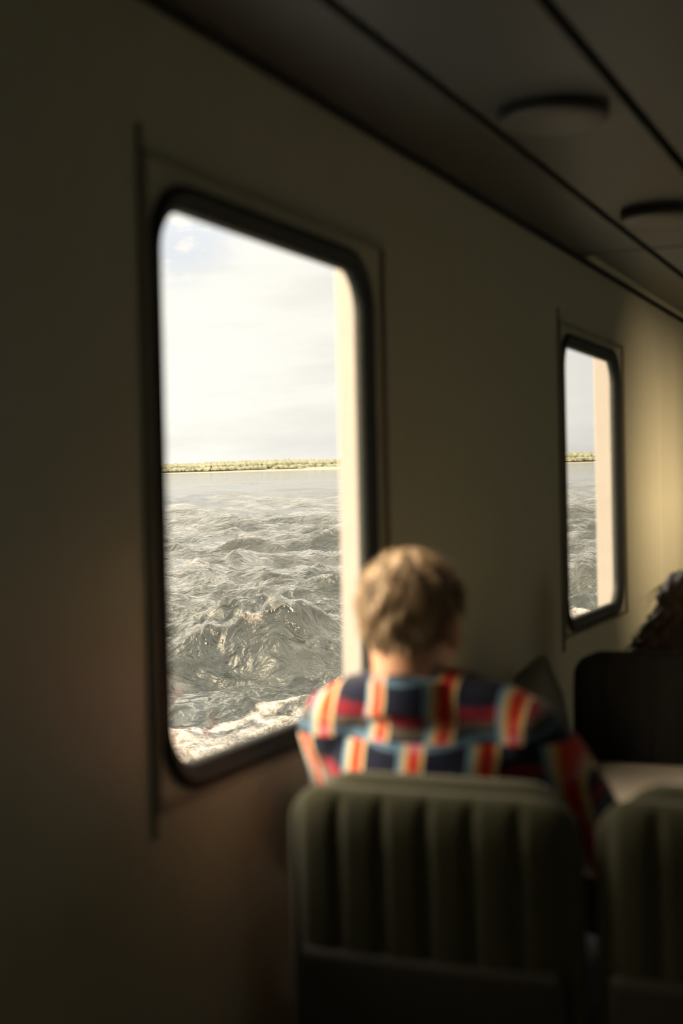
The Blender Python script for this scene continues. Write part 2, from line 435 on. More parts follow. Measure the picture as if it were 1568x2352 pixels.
# ---------------------------------------------------------------- people
def strands(name, roots, seglen, segs, width, flow, m, parent, wave=0.0, off=.002):
    """tapered three-sided hair strands"""
    V = []; Fc = []
    for (p, nrm) in roots:
        p = Vector(p); nrm = Vector(nrm); d = flow(p, nrm); ph = random.random() * 6.28; base = len(V); L = seglen * random.uniform(.75, 1.25)
        q = p.copy(); ww = width * random.uniform(.7, 1.3)
        for k in range(segs + 1):
            s = d.cross(nrm); s = s.normalized() if s.length > 1e-4 else Vector((0, 1, 0))
            r = ww * (1 - .8 * k / segs); c = q + nrm * (off * math.sin(math.pi * min(1, (k + .5) / segs)) + .0)
            if wave: c = c + s * wave * math.sin(ph + k * 1.5) * (k / segs) + nrm * wave * math.cos(ph + k * 1.5) * (k / segs)
            V += [c + s * r, c - s * r, c + nrm * r * 1.2]
            d2 = flow(q, nrm); d = (d * .5 + d2 * .5).normalized(); q = q + d * L / segs
        for k in range(segs):
            for j in range(3):
                a = base + 3 * k + j; b = base + 3 * k + (j + 1) % 3
                Fc.append((a, b, b + 3, a + 3))
        Fc.append((base, base + 2, base + 1)); Fc.append((base + 3 * segs, base + 3 * segs + 1, base + 3 * segs + 2))
    me = bpy.data.meshes.new(name); me.from_pydata(V, [], Fc); me.update()
    return link(name, me, m, parent, True)

def head_prims(bm, H, rot, sc=1.0):
    """head with face; local +x = forward, origin between the ears"""
    def T(p): return H + rot @ (Vector(p) * sc)
    E = lambda c, s, sub=3, r=None: ell(bm, T(c), [k * sc for k in s], rot if r is None else rot @ r, sub)
    E((-.012, 0, .035), (.099, .077, .086), 4)
    E((.022, 0, -.012), (.078, .066, .090), 4)
    E((.050, 0, -.072), (.040, .042, .036))
    E((.068, 0, -.090), (.022, .024, .018))
    for y in (-1, 1):
        E((.074, .030 * y, .020), (.022, .026, .010), 2)               # brow
        E((.066, .038 * y, -.026), (.020, .018, .018), 2)              # cheek
        E((.004, .077 * y, -.010), (.019, .008, .031), 3, Matrix.Rotation(.35 * y, 3, 'Z') @ Matrix.Rotation(-.15, 3, 'Y'))
        E((.000, .083 * y, .008), (.015, .006, .014), 2)
        E((.006, .078 * y, -.034), (.009, .007, .011), 2)              # lobe
    chain(bm, [T((.090, 0, .014)), T((.099, 0, -.010)), T((.106, 0, -.026))], [.007 * sc, .009 * sc, .0115 * sc], 12)
    for y in (-1, 1): E((.098, .010 * y, -.029), (.009, .007, .006), 2)
    E((.088, 0, -.054), (.009, .022, .006), 2); E((.086, 0, -.064), (.009, .018, .006), 2)
    return T

def hand(bm, wrist, dirv, up, side, curl=.35):
    """palm + five fingers; side = +1 when the thumb lies on the +cross side"""
    wrist = Vector(wrist); d = Vector(dirv).normalized(); up = Vector(up); lat = d.cross(up).normalized(); up = lat.cross(d).normalized()
    def Q(a, b, c): return wrist + d * a + lat * b + up * c
    rot = Matrix((d, lat, up)).transposed()
    ell(bm, Q(.050, 0, 0), (.052, .041, .016), rot, 3)
    ell(bm, Q(.075, 0, .002), (.025, .040, .013), rot, 3)
    for k, (b, L, r) in enumerate(((.030, .070, .0092), (.010, .079, .0094), (-.011, .073, .0090), (-.030, .057, .0080))):
        b *= side; p = [Q(.080, b, .002)]; ang = .12; pos = p[0]
        for s_ in (.45, .30, .25):
            pos = pos + (d * math.cos(ang) - up * math.sin(ang)) * (L * s_); pos = pos + lat * (b * .06); p.append(pos); ang += curl
        chain(bm, p, [r, r * .95, r * .88, r * .78], 10)
    chain(bm, [Q(.018, .022 * side, -.004), Q(.045, .046 * side, -.010), Q(.072, .056 * side, -.014), Q(.092, .058 * side, -.018)], [.014, .0115, .010, .0085], 10)


# ---- the man in the plaid shirt
base = Vector((2.30, .79, 0))
root = empty('person', base); tag(root, 'person with short fair hair in a red, navy and cream plaid shirt beside the window', 'person')
def L(p): return Vector(p) - base
Hc = L((2.225, .816, 1.250)); rotH = Matrix.Rotation(math.radians(-6), 3, 'Z') @ Matrix.Rotation(math.radians(8), 3, 'Y') @ Matrix.Rotation(math.radians(-3), 3, 'X')
bm = bmesh.new(); TH = head_prims(bm, Hc, rotH, .96)
chain(bm, [TH((-.022, 0, -.03)), TH((-.030, 0, -.075)), L((2.205, .808, 1.15)), L((2.225, .80, 1.07))], [.062, .056, .056, .05], 24)
ell(bm, L((2.225, .79, .98)), (.10, .165, .17)); ell(bm, L((2.27, .79, .72)), (.10, .145, .20)); ell(bm, L((2.33, .79, .555)), (.12, .165, .10))
arms = {1: [(2.225, .955, 1.07), (2.40, 1.00, .86), (2.74, .93, .795)], -1: [(2.235, .625, 1.07), (2.40, .53, .86), (2.74, .62, .795)]}
for s_, a in arms.items():
    a = [L(p) for p in a]; mid = (a[1] + a[2]) / 2
    chain(bm, [a[0], (a[0] + a[1]) / 2, a[1], mid, a[2]], [.052, .045, .038, .035, .025], 18)
    dv = Vector((1, -.25 * s_, -.02))
    hand(bm, a[2], dv, (0, 0, 1), -s_ * -1 * 1.0 if s_ == 1 else -1, .18)
for s_ in (-1, 1):
    hip = L((2.33, .79 + .085 * s_, .55)); kn = L((2.76, .79 + .11 * s_, .53)); an = L((2.80, .79 + .11 * s_, .11))
    chain(bm, [hip, (hip + kn) / 2, kn], [.082, .072, .056], 20); chain(bm, [kn, kn * .7 + an * .3, an], [.054, .052, .036], 20)
    chain(bm, [an, an + Vector((.06, 0, -.055)), an + Vector((.15, 0, -.07))], [.036, .033, .026], 16)
remeshed('body', bm, .0045, M['skin'], root, 5)
# shirt
bm = bmesh.new()
ell(bm, L((2.222, .79, .985)), (.112, .188, .175), None, 4); ell(bm, L((2.25, .79, .80)), (.115, .172, .22), None, 4); ell(bm, L((2.31, .79, .60)), (.135, .175, .13), None, 4)
for s_, a in arms.items():
    a = [L(p) for p in a]
    nb = L((2.195, .800 + .045 * s_, 1.145)); sh = L((2.215, .79 + .168 * s_, 1.082))
    chain(bm, [nb, nb * .5 + sh * .5 + Vector((0, 0, .008)), sh], [.050, .056, .062], 22)
    chain(bm, [sh, (a[0] * .45 + a[1] * .55), a[1], (a[1] + a[2]) / 2, a[2] + (a[1] - a[2]) * .08], [.065, .062, .056, .050, .038], 22)
chain(bm, [L((2.19, .80, 1.135)), L((2.23, .79, 1.0))], [.066, .08], 20)
def wr(p):
    return .0045 * fbm(p.x * .8, p.y * .7, p.z) + .002 * fbm(p.y * 2.1, p.z * 1.7, p.x * 2)
sh_o = remeshed('shirt', bm, .006, M['plaid'], root, 10, disp=wr); sh_o['label'] = 'red, navy and cream plaid flannel shirt'
# stitched yoke seam across the back
bm = bmesh.new()
nb = L((2.20, .803, 1.132))
rings = []
for i in range(73):
    th_ = 2 * math.pi * i / 72
    cx, sy = math.cos(th_), math.sin(th_)
    back = max(0, -cx); gap = 0
    r0 = .068; r1 = .078
    top = .052 + .006 * back - .028 * max(0, cx); bot = -.004 - .03 * max(0, cx)
    prof = [(r0, -.01 - .03 * max(0, cx)), (r0 - .003, top * .6), (r0 - .001, top), (r0 + .004, top + .003), (r0 + .009, top - .002), (r1 + .004, top * .45), (r1 + .012, bot + .004), (r1 + .011, bot), (r1 + .002, bot + .004)]
    tilt = -.10
    rings.append([nb + Vector((cx * r * .98 + tilt * z, sy * r * 1.02, z - .006 - .015 * abs(sy))) for r, z in prof])
loft(bm, rings[:-1], loop=True, cap=False)
c_o = from_bm('collar', bm, M['plaid'], sh_o, True)
# trousers and shoes
bm = bmesh.new(); ell(bm, L((2.33, .79, .555)), (.128, .172, .095))
for s_ in (-1, 1):
    hip = L((2.33, .79 + .085 * s_, .55)); kn = L((2.76, .79 + .11 * s_, .53)); an = L((2.80, .79 + .11 * s_, .13))
    chain(bm, [hip, (hip + kn) / 2, kn], [.092, .083, .068], 20); chain(bm, [kn, kn * .6 + an * .4, an], [.066, .064, .056], 20)
remeshed('trousers', bm, .009, M['jeans'], root, 6)
for s_ in (-1, 1):
    an = L((2.80, .79 + .11 * s_, .0)); bm = bmesh.new()
    chain(bm, [an + Vector((-.01, 0, .05)), an + Vector((.08, 0, .045)), an + Vector((.17, 0, .035))], [.046, .046, .035], 20); box(bm, tuple(an + Vector((-.06, -.042, .001))), tuple(an + Vector((.205, .042, .02))), .008)
    chain(bm, [an + Vector((-.005, 0, .05)), an + Vector((-.003, 0, .10))], [.046, .048], 18)
    remeshed('shoe', bm, .007, M['shoe'], root, 4)
# hair: close cap over the skull, cropped at nape and ears
def skull(p, sc=1.0):
    """signed size of the point in head coordinates relative to the cranium"""
    return math.sqrt((( p.x + .012) / .099) ** 2 + (p.y / .077) ** 2 + ((p.z - .035) / .086) ** 2)
def hairline(q):
    # q in head coordinates, True where hair grows
    if q.x > .055: return q.z > .075 + (q.x - .055) * .5
    if q.x > .012: return q.z > .028
    if q.x > -.03: return q.z > .002 - (q.x - .012) * 1.3 - .03 and (q.z > .03 or q.x < -.012)
    return q.z > -.052
bm = bmesh.new()
bmesh.ops.create_icosphere(bm, subdivisions=6, radius=1)
for v in bm.verts:
    d = v.co.normalized()
    # outer envelope of cranium + upper neck
    best = 0
    for c, s_ in (((-.012, 0, .035), (.099, .077, .086)), ((.022, 0, -.012), (.078, .066, .090)), ((-.026, 0, -.012), (.062, .057, .072))):
        # ray from the centre (0,0,.02) along d against the ellipsoid
        o_ = Vector((-.005, 0, .02)) - Vector(c)
        a = sum((d[i] / s_[i]) ** 2 for i in range(3)); b_ = 2 * sum(o_[i] * d[i] / s_[i] ** 2 for i in range(3)); cc = sum((o_[i] / s_[i]) ** 2 for i in range(3)) - 1
        disc = b_ * b_ - 4 * a * cc
        if disc > 0: best = max(best, (-b_ + math.sqrt(disc)) / (2 * a))
    q = Vector((-.005, 0, .02)) + d * (best)
    thick = .010 + .004 * max(0, d.z)
    ang = math.atan2(d.y, -d.x)
    n_ = math.sin(ang * 13 + 3 * math.sin(d.z * 5)) * .0022 + math.sin(ang * 31 + d.z * 11) * .0010 + .0015 * math.sin(d.z * 14 + 2 * math.sin(ang * 5))
    edge = 1.0 if hairline(q) else 0.0
    # soften towards the nape
    if q.x < -.0 and q.z < -.02: thick *= max(.25, 1 - (-.02 - q.z) / .055)
    v.co = q + d * (thick + n_) if edge else q * .985 - d * .006
bm.transform(Matrix.Scale(.96, 4)); bm.transform(rotH.to_4x4()); bm.transform(Matrix.Translation(Hc))
ho = from_bm('hair', bm, M['hair'], root, True)
inv = rotH.inverted()
roots = []
for v in ho.data.vertices:
    q = (inv @ (Vector(v.co) - Hc)) / .96
    if hairline(q) and skull(q) > 1.0 and random.random() < .22:
        roots.append((Vector(v.co) - Vector(v.normal) * .002, v.normal))
def flow_m(p, nrm):
    q = inv @ (p - Hc)
    d = Vector((-.35 if q.z > .07 else -.05, .25 * (1 if q.y > 0 else -1) * (q.z > .05) + .12 * math.sin(q.x * 90 + q.y * 60), -.35 - (.09 - q.z) * 9))
    d = d + Vector((.18 * math.sin(q.y * 70), 0, 0)); d = rotH @ d
    d = d - nrm * d.dot(nrm); return d.normalized() if d.length > 1e-4 else Vector((0, 0, -1))
strands('hair_strands', roots, .026, 4, .0009, flow_m, M['hair'], ho, off=.003)
for y in (-1, 1):
    bm = bmesh.new(); bmesh.ops.create_uvsphere(bm, u_segments=16, v_segments=10, radius=.0125)
    e = from_bm('eye', bm, M['eye'], root, True); e.location = TH((.078, .031 * y, .002))

# ---- the long-haired person beyond the dark seat
base = Vector((4.24, .69, 0))
root = empty('person', base); tag(root, 'person with long wavy dark hair behind the dark seat at the right edge', 'person')
Hc = L((4.215, .685, 1.105)); rotH = Matrix.Rotation(math.radians(4), 3, 'Z') @ Matrix.Rotation(math.radians(6), 3, 'Y')
bm = bmesh.new(); TH = head_prims(bm, Hc, rotH, .94)
chain(bm, [TH((-.02, 0, -.03)), TH((-.028, 0, -.08)), L((4.20, .685, .97)), L((4.21, .69, .92))], [.055, .050, .052, .06], 20)
ell(bm, L((4.23, .69, .82)), (.095, .15, .16)); ell(bm, L((4.27, .69, .62)), (.10, .14, .17)); ell(bm, L((4.32, .69, .53)), (.12, .16, .09))
armw = {1: [(4.23, .84, .90), (4.34, .87, .69), (4.55, .77, .61)], -1: [(4.23, .54, .90), (4.34, .51, .69), (4.55, .61, .61)]}
for s_, a in armw.items():
    a = [L(p) for p in a]
    chain(bm, [a[0], (a[0] + a[1]) / 2, a[1], (a[1] + a[2]) / 2, a[2]], [.045, .040, .034, .030, .022], 16)
    hand(bm, a[2], (1, -.3 * s_, -.05), (0, 0, 1), 1 if s_ == 1 else -1, .2)
for s_ in (-1, 1):
    hip = L((4.33, .69 + .08 * s_, .53)); kn = L((4.72, .69 + .09 * s_, .52)); an = L((4.76, .69 + .09 * s_, .10))
    chain(bm, [hip, (hip + kn) / 2, kn], [.08, .068, .052], 18); chain(bm, [kn, kn * .7 + an * .3, an], [.05, .048, .034], 18)
    chain(bm, [an, an + Vector((.06, 0, -.05)), an + Vector((.13, 0, -.065))], [.034, .03, .025], 14)
remeshed('body', bm, .005, M['skin'], root, 4)
bm = bmesh.new(); ell(bm, L((4.23, .69, .82)), (.11, .165, .165)); ell(bm, L((4.26, .69, .64)), (.115, .155, .19))
for s_, a in armw.items():
    a = [L(p) for p in a]
    chain(bm, [L((4.215, .69 + .04 * s_, .945)), a[0]], [.045, .052], 18); chain(bm, [a[0], (a[0] + a[1]) / 2, a[1], a[2] + (a[1] - a[2]) * .1], [.056, .052, .046, .034], 18)
o = remeshed('top', bm, .009, M['top'], root, 8, disp=lambda p: .004 * fbm(p.x, p.y, p.z)); o['label'] = 'dark patterned long sleeved top'
bm = bmesh.new(); ell(bm, L((4.32, .69, .53)), (.128, .168, .092))
for s_ in (-1, 1):
    hip = L((4.33, .69 + .08 * s_, .53)); kn = L((4.72, .69 + .09 * s_, .52)); an = L((4.76, .69 + .09 * s_, .12))
    chain(bm, [hip, (hip + kn) / 2, kn], [.09, .078, .062], 18); chain(bm, [kn, kn * .6 + an * .4, an], [.06, .058, .05], 18)
remeshed('trousers', bm, .01, M['jeans'], root, 5)
for s_ in (-1, 1):
    an = L((4.76, .69 + .09 * s_, 0)); bm = bmesh.new()
    chain(bm, [an + Vector((-.01, 0, .045)), an + Vector((.07, 0, .04)), an + Vector((.15, 0, .032))], [.042, .042, .032], 18)
    chain(bm, [an + Vector((-.005, 0, .05)), an + Vector((-.003, 0, .09))], [.042, .044], 16)
    remeshed('shoe', bm, .008, M['shoe'], root, 4)
# long hair: cap and falling mass, plus separate wavy locks
bm = bmesh.new(); ell(bm, TH((-.018, 0, .036)), (.106, .090, .094), rotH, 4)
rings = []
for z, hx, hy, ox in ((.03, .100, .088, -.020), (-.03, .092, .116, -.036), (-.09, .075, .148, -.052), (-.14, .062, .168, -.060), (-.19, .052, .172, -.066), (-.25, .03, .12, -.07)):
    rings.append([Hc + Vector((ox + hx * math.cos(a) * (1 if math.cos(a) < 0 else .45), hy * math.sin(a) + .004 * math.sin(9 * a + z * 50), z + .012 * math.sin(5 * a))) for a in [2 * math.pi * i / 48 for i in range(48)]])
loft(bm, rings)
def wv(p): return .006 * math.sin(p.y * 140 + 5 * math.sin(p.z * 35)) + .004 * math.sin(p.z * 90 + p.y * 60)
ho = remeshed('hair', bm, .006, M['darkhair'], root, 3, disp=wv)
roots = []
for v in ho.data.vertices:
    q = Vector(v.co) - Hc
    if q.x < .03 and q.z > -.2 and random.random() < .035: roots.append((Vector(v.co), v.normal))
def flow_w(p, nrm):
    q = p - Hc; d = Vector((-.12, q.y * 2.2, -1)); d = d - nrm * d.dot(nrm) * .8; return d.normalized()
strands('hair_locks', roots, .075, 9, .0020, flow_w, M['darkhair'], ho, wave=.004, off=.003)
# curls at the shoulder
bm = bmesh.new()
for i in range(46):
    y0 = random.uniform(-.155, .155); x0 = -.075 + random.uniform(-.02, .02); z0 = -.07 + random.uniform(-.03, .03) - .6 * abs(y0) * .3
    pts = []; ph = random.random() * 6; rr_ = random.uniform(.008, .014)
    for k in range(14):
        f_ = k / 13; pts.append(Hc + Vector((x0 + rr_ * math.cos(ph + k * .95), y0 * (1 + .12 * f_) + rr_ * math.sin(ph + k * .95), z0 - .12 * f_)))
    chain(bm, pts, [.005 * (1 - .5 * k / 13) for k in range(14)], 7)
from_bm('curls', bm, M['darkhair'], ho, True)
for y in (-1, 1):
    bm = bmesh.new(); bmesh.ops.create_uvsphere(bm, u_segments=16, v_segments=10, radius=.012)
    e = from_bm('eye', bm, M['eye'], root, True); e.location = TH((.078, .031 * y, .002))

# ---------------------------------------------------------------- the sea (the boat heels a little against it)
def ray(px, py): return R @ Vector(((px - 784) / F, -(py - 1176) / F, -1))
nrm = ray(1370, 1055).cross(ray(385, 1081)).normalized()
if nrm.z < 0: nrm = -nrm
h = 3.4
view = R @ Vector((0, 0, -1)); ux = (view - nrm * view.dot(nrm)).normalized(); uy = nrm.cross(ux)   # ux away, uy left
O = EYE - nrm * h
def sea_at(px, py):
    d = ray(px, py); t_ = -h / d.dot(nrm); p = EYE + d * t_ - O
    return p.dot(ux), p.dot(uy)

# polar grid: fine where the windows look, coarse elsewhere
fine = np.radians(np.arange(-13.5, 10.5, .030))
ang = np.concatenate([np.radians(np.arange(-24, -13.5, .25)), fine, np.radians(np.arange(10.5, 62, .35))])
dy = np.concatenate([np.arange(1.2, 40, .5), np.arange(40, 200, .75), np.arange(200, 900, 1.05), np.arange(900, 1500, 6)])[::-1]
rad = h * F / dy
NA, NR = len(ang), len(rad)
A, Rr = np.meshgrid(ang, rad)
Xs = Rr * np.cos(A); Ys = Rr * np.sin(A)
step = np.gradient(rad)[:, None]
Hh = np.zeros_like(Xs); DX = np.zeros_like(Xs); DY = np.zeros_like(Xs)
main = math.radians(200)
for i in range(110):
    lam = .30 * (12 / .30) ** ((i + rng.random()) / 110)
    th = main + rng.normal(0, .62) * (1.25 if lam < 2 else .8)
    k = 2 * math.pi / lam
    amp = .0088 * lam ** .82 * (1.3 if lam > 3.5 else 1.0) * (0.65 + .7 * rng.random()) * (1.0 if lam < 6 else (6 / lam) ** 1.4)
    ph = rng.random() * 6.283
    fade = np.clip((lam / np.maximum(step * 2.2, 1e-3)) - .6, 0, 1)
    arg = k * (Xs * math.cos(th) + Ys * math.sin(th)) + ph
    s_, c_ = np.sin(arg), np.cos(arg)
    Hh += fade * amp * s_; q = .85
    DX += fade * q * amp * math.cos(th) * c_; DY += fade * q * amp * math.sin(th) * c_
# hand-placed waves
def gauss(cx, cy, sx0, sx1, sl, sr, H, rot=0.0, skew=0.0):
    a = WX - cx; b = WY - cy
    a2 = a * math.cos(rot) + b * math.sin(rot); b2 = -a * math.sin(rot) + b * math.cos(rot)
    a2 = a2 + skew * np.abs(b2)
    sx = np.where(a2 < 0, sx0, sx1); sy = np.where(b2 > 0, sl, sr)
    return H * np.exp(-(np.abs(a2) / sx) ** 1.5 - (np.abs(b2) / sy) ** 1.6)
hero = np.zeros_like(Xs)
WX = Xs + .22 * np.sin(Ys * 1.7 + .4) + .14 * np.sin(Ys * 4.1 + Xs * .9) + .07 * np.sin(Ys * 8.3 + Xs * 2.3)
WY = Ys + .16 * np.sin(Xs * 1.5 + 1.0) + .09 * np.sin(Xs * 3.7 + Ys * 1.2)
def wave(px, py, sx0, sx1, sl, sr, H, rot=0., skew=0.):
    global hero
    # crest seen at (px, py): its foot lies nearer by H
    d = ray(px, py); t_ = -(h - H) / d.dot(nrm); p = EYE + d * t_ - O
    hero += gauss(p.dot(ux), p.dot(uy), sx0, sx1, sl, sr, H, rot, skew)
wave(595, 1412, 1.3, 3.2, 1.25, 1.35, .76, .10, .22)
wave(690, 1445, 1.3, 2.2, .9, 1.3, .34, .30)
wave(480, 1450, 1.1, 2.4, 1.0, .8, .38, -.35)
wave(440, 1295, 1.6, 2.8, 1.3, 1.5, .38, -.1)
wave(545, 1278, .9, 1.5, .5, .6, .34)
wave(690, 1192, 3., 5., 2.6, 2.6, .38); wave(765, 1228, 2.2, 3.5, 1.6, 2.2, .40); wave(500, 1200, 3, 4, 2.2, 2.4, .34, .2)
wave(580, 1106, 6, 8, 4, 4, .5); wave(420, 1215, 2.6, 4, 2, 2, .30); wave(760, 1395, 1.0, 2.0, .8, 1., .30)
wave(560, 1640, .7, 1.0, 2.2, 2.2, .16, .2); wave(430, 1610, .5, 1.2, .6, .7, .2)
wave(1330, 1270, 2, 4, 2, 2, .3); wave(1340, 1330, 1.5, 2.5, 2, 2, .3); wave(1310, 1180, 3, 5, 2, 3, .35)
# streaky secondary relief riding on the big wave, running down its face
Hh = Hh + hero
rid = np.zeros_like(Xs)
for i in range(46):
    lam = .22 * (1.6 / .22) ** (i / 46); th = math.radians(180 + rng.normal(28, 38)); k = 2 * math.pi / lam
    fade = np.clip((lam / np.maximum(step * 2.0, 1e-3)) - .6, 0, 1)
    wx = Xs + .22 * np.sin(Ys * 1.9 + i) + .12 * np.sin(Xs * 3.1 + 2 * i); wy = Ys + .25 * np.sin(Xs * 1.3 + i * 2.1) + .1 * np.sin(Ys * 4.3 + i)
    rid += fade * .0085 * lam ** .8 * (1 - 2 * np.abs(np.sin(.5 * (k * (wx * math.cos(th) + wy * math.sin(th)) + rng.random() * 6.28))))
Hh += rid * (1 + .5 * np.clip(hero, 0, 1))
# crest sharpening
Hh = Hh + .22 * np.maximum(Hh, 0) ** 2
P3 = np.array(O)[None, None, :] + (Xs + DX)[..., None] * np.array(ux) + (Ys + DY)[..., None] * np.array(uy) + Hh[..., None] * np.array(nrm)
me = bpy.data.meshes.new('sea')
nv = NA * NR
me.vertices.add(nv); me.vertices.foreach_set('co', P3.reshape(-1).astype(np.float32))
ii, jj = np.meshgrid(np.arange(NR - 1), np.arange(NA - 1), indexing='ij')
q0 = (ii * NA + jj).ravel(); quads = np.stack([q0, q0 + NA, q0 + NA + 1, q0 + 1], 1)
nf = len(quads)
me.loops.add(nf * 4); me.loops.foreach_set('vertex_index', quads.ravel().astype(np.int32))
me.polygons.add(nf); me.polygons.foreach_set('loop_start', np.arange(0, nf * 4, 4, dtype=np.int32)); me.polygons.foreach_set('loop_total', np.full(nf, 4, np.int32))
me.update(calc_edges=True); me.validate()
# foam: wake band alongside the hull, broken crests
Yw = P3[..., 1]
edge = 8.95 - .25 * (P3[..., 0] - 17) + .35 * np.sin(P3[..., 0] * .55 + .8) + .16 * np.sin(P3[..., 0] * 1.9) + .08 * np.sin(P3[..., 0] * 4.3 + 1)
foam = np.clip((edge - Yw) / .5, 0, 1) * .60 + .65 * np.exp(-((Yw - edge + .12) / .10) ** 2)
foam += .25 * np.clip((Hh - hero - .26) / .25, 0, 1)
for (px, py, r_, H_) in ((585, 1392, .20, 1.0), (540, 1400, .22, .9), (440, 1295, .5, .3), (545, 1272, .25, .3)):
    d = ray(px, py); t_ = -(h - H_) / d.dot(nrm); p = EYE + d * t_ - O
    foam += .55 * np.exp(-(((Xs - p.dot(ux)) / (r_ * 1.6)) ** 2 + ((Ys - p.dot(uy)) / r_) ** 2))
at = me.attributes.new('foam', 'FLOAT', 'POINT'); at.data.foreach_set('value', np.clip(foam, 0, 1).reshape(-1).astype(np.float32))
m = mat('sea_water', (.03, .045, .035), .07, spec=.5); t = NT(m)
t.b.inputs['IOR'].default_value = 1.42
geo = t.new('ShaderNodeNewGeometry'); pos = geo.outputs['Position']
def axes(rot, sa, sl):
    ca, sa_ = math.cos(rot), math.sin(rot); e1 = ux * ca + uy * sa_; e2 = uy * ca - ux * sa_; o_ = []
    for e, k in ((e1, sa), (e2, sl)):
        vm = t.new('ShaderNodeVectorMath', operation='DOT_PRODUCT'); t.l(pos, vm.inputs[0]); vm.inputs[1].default_value = e * k; o_.append(vm.outputs['Value'])
    cx = t.new('ShaderNodeCombineXYZ'); t.l(o_[0], cx.inputs[0]); t.l(o_[1], cx.inputs[1]); return cx.outputs[0]
mp = axes(.35, 1.0, .48)
n1 = t.noise(mp, 2.1, 3, .55, .5); n2 = t.noise(axes(-.25, 1, .45), 6.5, 3, .6, .5)
r1 = t.math('SUBTRACT', 1.0, t.math('ABSOLUTE', t.math('MULTIPLY', t.math('SUBTRACT', n1, .5), 3.0)))
n3 = t.noise(axes(.1, 1, .5), 22, 3, .6, .3); n0 = t.noise(mp, .9, 3, .6, .6)
hgt = t.math('ADD', t.math('ADD', t.math('MULTIPLY', r1, .10), t.math('MULTIPLY', n2, .075)), t.math('ADD', t.math('MULTIPLY', n3, .014), t.math('ADD', t.math('MULTIPLY', n0, .20), t.math('MULTIPLY', t.noise(axes(.2, 1, .4), .28, 3, .55, .5), .55))))
fa = t.new('ShaderNodeAttribute', attribute_name='foam').outputs['Fac']
fn = t.noise(axes(.2, 1.0, .55), 2.6, 8, .72, 1.2)
fine_n = t.noise(pos, 14, 5, .7, .5)
f0 = t.math('ADD', t.math('ADD', fa, t.math('MULTIPLY', t.math('SUBTRACT', fn, .5), 2.0)), t.math('MULTIPLY', t.math('SUBTRACT', fine_n, .5), 1.4))
has = t.math('MINIMUM', t.math('MULTIPLY', fa, 6.0), 1.0)
mask = t.math('MULTIPLY', t.ramp(f0, [(.30, (0, 0, 0)), (1.0, (.80, .80, .80))]), has)
body = t.ramp(t.noise(pos, .35, 3), [(.3, (.020, .026, .025)), (.7, (.040, .045, .040))])
t.l(t.mix(mask, body, (.66, .62, .57)), t.b.inputs['Base Color'])
t.l(t.math('ADD', .07, t.math('MULTIPLY', mask, .6)), t.b.inputs['Roughness'])
t.l(t.bump(t.math('ADD', hgt, t.math('MULTIPLY', mask, .03)), 1.0, 1.0), t.b.inputs['Normal'])
M['sea'] = m
sea = link('sea', me, m, None, True)
tag(sea, 'choppy grey green sea with a tall wave and white wake beyond the windows', 'sea', kind='stuff')

# ---------------------------------------------------------------- far shore
def W(x, y, z): return O + ux * x + uy * y + nrm * z
bm = bmesh.new(); cols = []
for i in range(121):
    y = 700 - 1300 * i / 120
    x0 = 1490 + 14 * math.sin(y * .012) + 5 * math.sin(y * .05)
    cols.append([W(x0 - 4, y, -1), W(x0 + 6, y, .9), W(x0 + 26, y, 2.2 + .8 * math.sin(y * .03)), W(x0 + 45, y, 3.2), W(x0 + 120, y, 4.5), W(x0 + 300, y, 2), W(x0 + 300, y, -2)])
loft(bm, cols, closed_ring=False)
M['sand'] = textured('pale_sand', (.22, .195, .155), (.17, .16, .12), .02, (1, 1, 1), .95, 0)
shore = from_bm('shore', bm, M['sand'], None, True); tag(shore, 'low pale sandy shoreline across the water', 'shore', kind='stuff')
M['trees'] = textured('sunlit_tree_crowns', (.13, .14, .095), (.175, .178, .12), .035, (1, 1, 1), .95, 0)
V = []; Fc = []
ib = bmesh.new(); bmesh.ops.create_icosphere(ib, subdivisions=1, radius=1); iv = np.array([v.co[:] for v in ib.verts]); ifc = [[v.index for v in f.verts] for f in ib.faces]; ib.free()
Rm = np.array([ux, uy, nrm])
for i in range(7500):
    y = random.uniform(-600, 700); row = random.random()
    x0 = 1490 + 14 * math.sin(y * .012) + 5 * math.sin(y * .05)
    # open dune ground on part of the shore
    gapn = math.sin(y * .021 + 2.0) + .5 * math.sin(y * .06)
    near = 26 + (26 if -110 < y < 40 and gapn > -.6 else 0)
    x = x0 + near + row * 110
    hh = random.uniform(7.5, 9.0) + 1.0 * math.sin(y * .02) + 2.0 * row
    if i > 5200: row = random.random() * .25; near = near - 10; x = x0 + near + row * 110; hh = random.uniform(2.5, 5.5)
    wd = random.uniform(3.0, 5.2)
    p = iv * np.array([wd, wd, hh * .5]) * (1 + .10 * rng.standard_normal((len(iv), 1)))
    p = p + np.array([x, y, 1.4 + hh * .5]); base_i = len(V)
    V += [tuple(v) for v in (p @ Rm + np.array(O))]; Fc += [[base_i + k for k in f] for f in ifc]
me = bpy.data.meshes.new('forest'); me.from_pydata(V, [], Fc); me.update()
fo = link('forest', me, M['trees'], None, False); tag(fo, 'band of pale green woodland along the far shore', 'forest', kind='stuff')

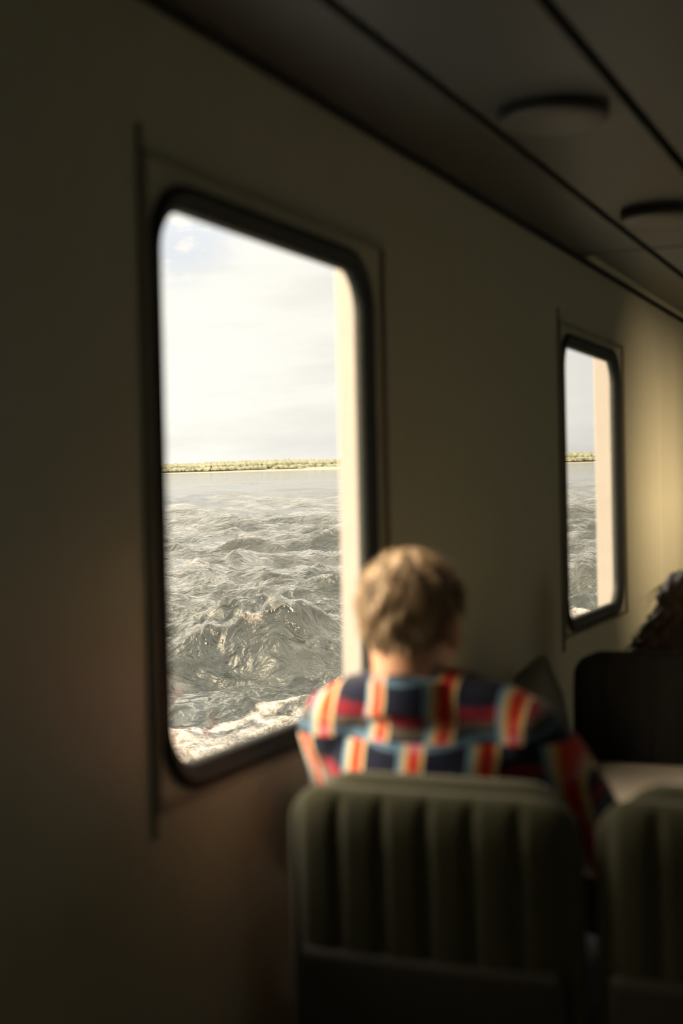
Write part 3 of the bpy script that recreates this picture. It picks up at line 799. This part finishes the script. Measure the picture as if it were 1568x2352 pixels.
# ---------------------------------------------------------------- sky and sun
w = bpy.data.worlds.new('sky'); S.world = w; w.use_nodes = True
t = NT(w); bg = w.node_tree.nodes['Background']
gen = t.new('ShaderNodeTexCoord').outputs['Generated']
rotv = t.mapping(gen, (3.2, 3.2, 11.0))
c1 = t.noise(rotv, 1.7, 7, .55, .35)
c2 = t.noise(t.mapping(gen, (2.0, 2.0, 16.0)), 2.2, 5, .5, .2)
cl = t.math('ADD', t.math('MULTIPLY', c1, .6), t.math('MULTIPLY', c2, .4))
white = (1.19, 1.15, 1.07); grey = (1.0, .97, .91)
sky = t.ramp(cl, [(.34, grey), (.43, (1.09, 1.055, .97)), (.52, white), (.7, (1.25, 1.20, 1.10))])
# a patch of blue between clouds, high on the left of the first window
def blob(px, py, inner, outer):
    d = ray(px, py).normalized()
    vm = t.new('ShaderNodeVectorMath', operation='DOT_PRODUCT'); t.l(gen, vm.inputs[0]); vm.inputs[1].default_value = d
    mr = t.new('ShaderNodeMapRange'); mr.interpolation_type = 'SMOOTHSTEP'
    t.l(vm.outputs['Value'], mr.inputs[0]); mr.inputs[1].default_value = math.cos(math.radians(outer)); mr.inputs[2].default_value = math.cos(math.radians(inner))
    return mr.outputs[0]
bm_ = t.math('MULTIPLY', blob(400, 500, .3, 3.4), t.ramp(t.noise(t.mapping(gen, (5, 5, 12)), 6, 5), [(.36, (0, 0, 0)), (.5, (1, 1, 1))]))
sky = t.mix(bm_, sky, (.93, .96, 1.02))
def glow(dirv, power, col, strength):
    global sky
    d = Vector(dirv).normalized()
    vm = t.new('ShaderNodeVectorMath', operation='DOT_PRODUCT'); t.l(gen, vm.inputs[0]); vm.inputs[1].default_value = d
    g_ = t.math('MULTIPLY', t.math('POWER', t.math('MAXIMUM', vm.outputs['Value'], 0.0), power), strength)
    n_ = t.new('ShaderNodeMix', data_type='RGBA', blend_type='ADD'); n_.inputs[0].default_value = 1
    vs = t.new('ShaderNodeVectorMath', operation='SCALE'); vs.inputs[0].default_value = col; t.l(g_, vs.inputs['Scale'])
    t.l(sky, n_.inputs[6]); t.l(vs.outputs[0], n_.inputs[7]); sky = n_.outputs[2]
glow((-.50, .75, .40), 7.0, (1.0, .85, .64), 9.0)      # unseen bright sky patch added astern to port, lights man, table and hull
# sky boosted above the window view, added to brighten sea reflections and cabin
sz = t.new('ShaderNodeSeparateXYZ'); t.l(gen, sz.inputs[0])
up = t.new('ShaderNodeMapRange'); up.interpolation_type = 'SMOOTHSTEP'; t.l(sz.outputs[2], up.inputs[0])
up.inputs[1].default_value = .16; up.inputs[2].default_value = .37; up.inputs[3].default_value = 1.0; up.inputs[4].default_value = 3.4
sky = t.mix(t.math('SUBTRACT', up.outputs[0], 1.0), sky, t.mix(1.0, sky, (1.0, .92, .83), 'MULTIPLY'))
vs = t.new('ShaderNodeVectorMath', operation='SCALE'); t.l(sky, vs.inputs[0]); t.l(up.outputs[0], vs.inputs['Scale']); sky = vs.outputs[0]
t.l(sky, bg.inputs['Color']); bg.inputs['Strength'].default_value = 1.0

sun = bpy.data.lights.new('sun', 'SUN'); sun.energy = 8.0; sun.angle = math.radians(13); sun.color = (1, .72, .48)
so = bpy.data.objects.new('sun', sun); COL.objects.link(so)
dirv = Vector((.36, .93, -.022)).normalized()
so.rotation_euler = dirv.to_track_quat('-Z', 'Y').to_euler(); so.location = (0, -8, 4)

# ---------------------------------------------------------------- view
S.view_settings.view_transform = 'Standard'; S.view_settings.look = 'None'
S.view_settings.exposure = 0.0; S.view_settings.gamma = 1.0; S.view_settings.use_curve_mapping = False
try:
    S.cycles.use_denoising = True; S.cycles.denoiser = 'OPENIMAGEDENOISE'
    S.cycles.max_bounces = 12; S.cycles.diffuse_bounces = 6; S.cycles.transparent_max_bounces = 16
    S.cycles.sample_clamp_indirect = 6.0
except Exception:
    pass
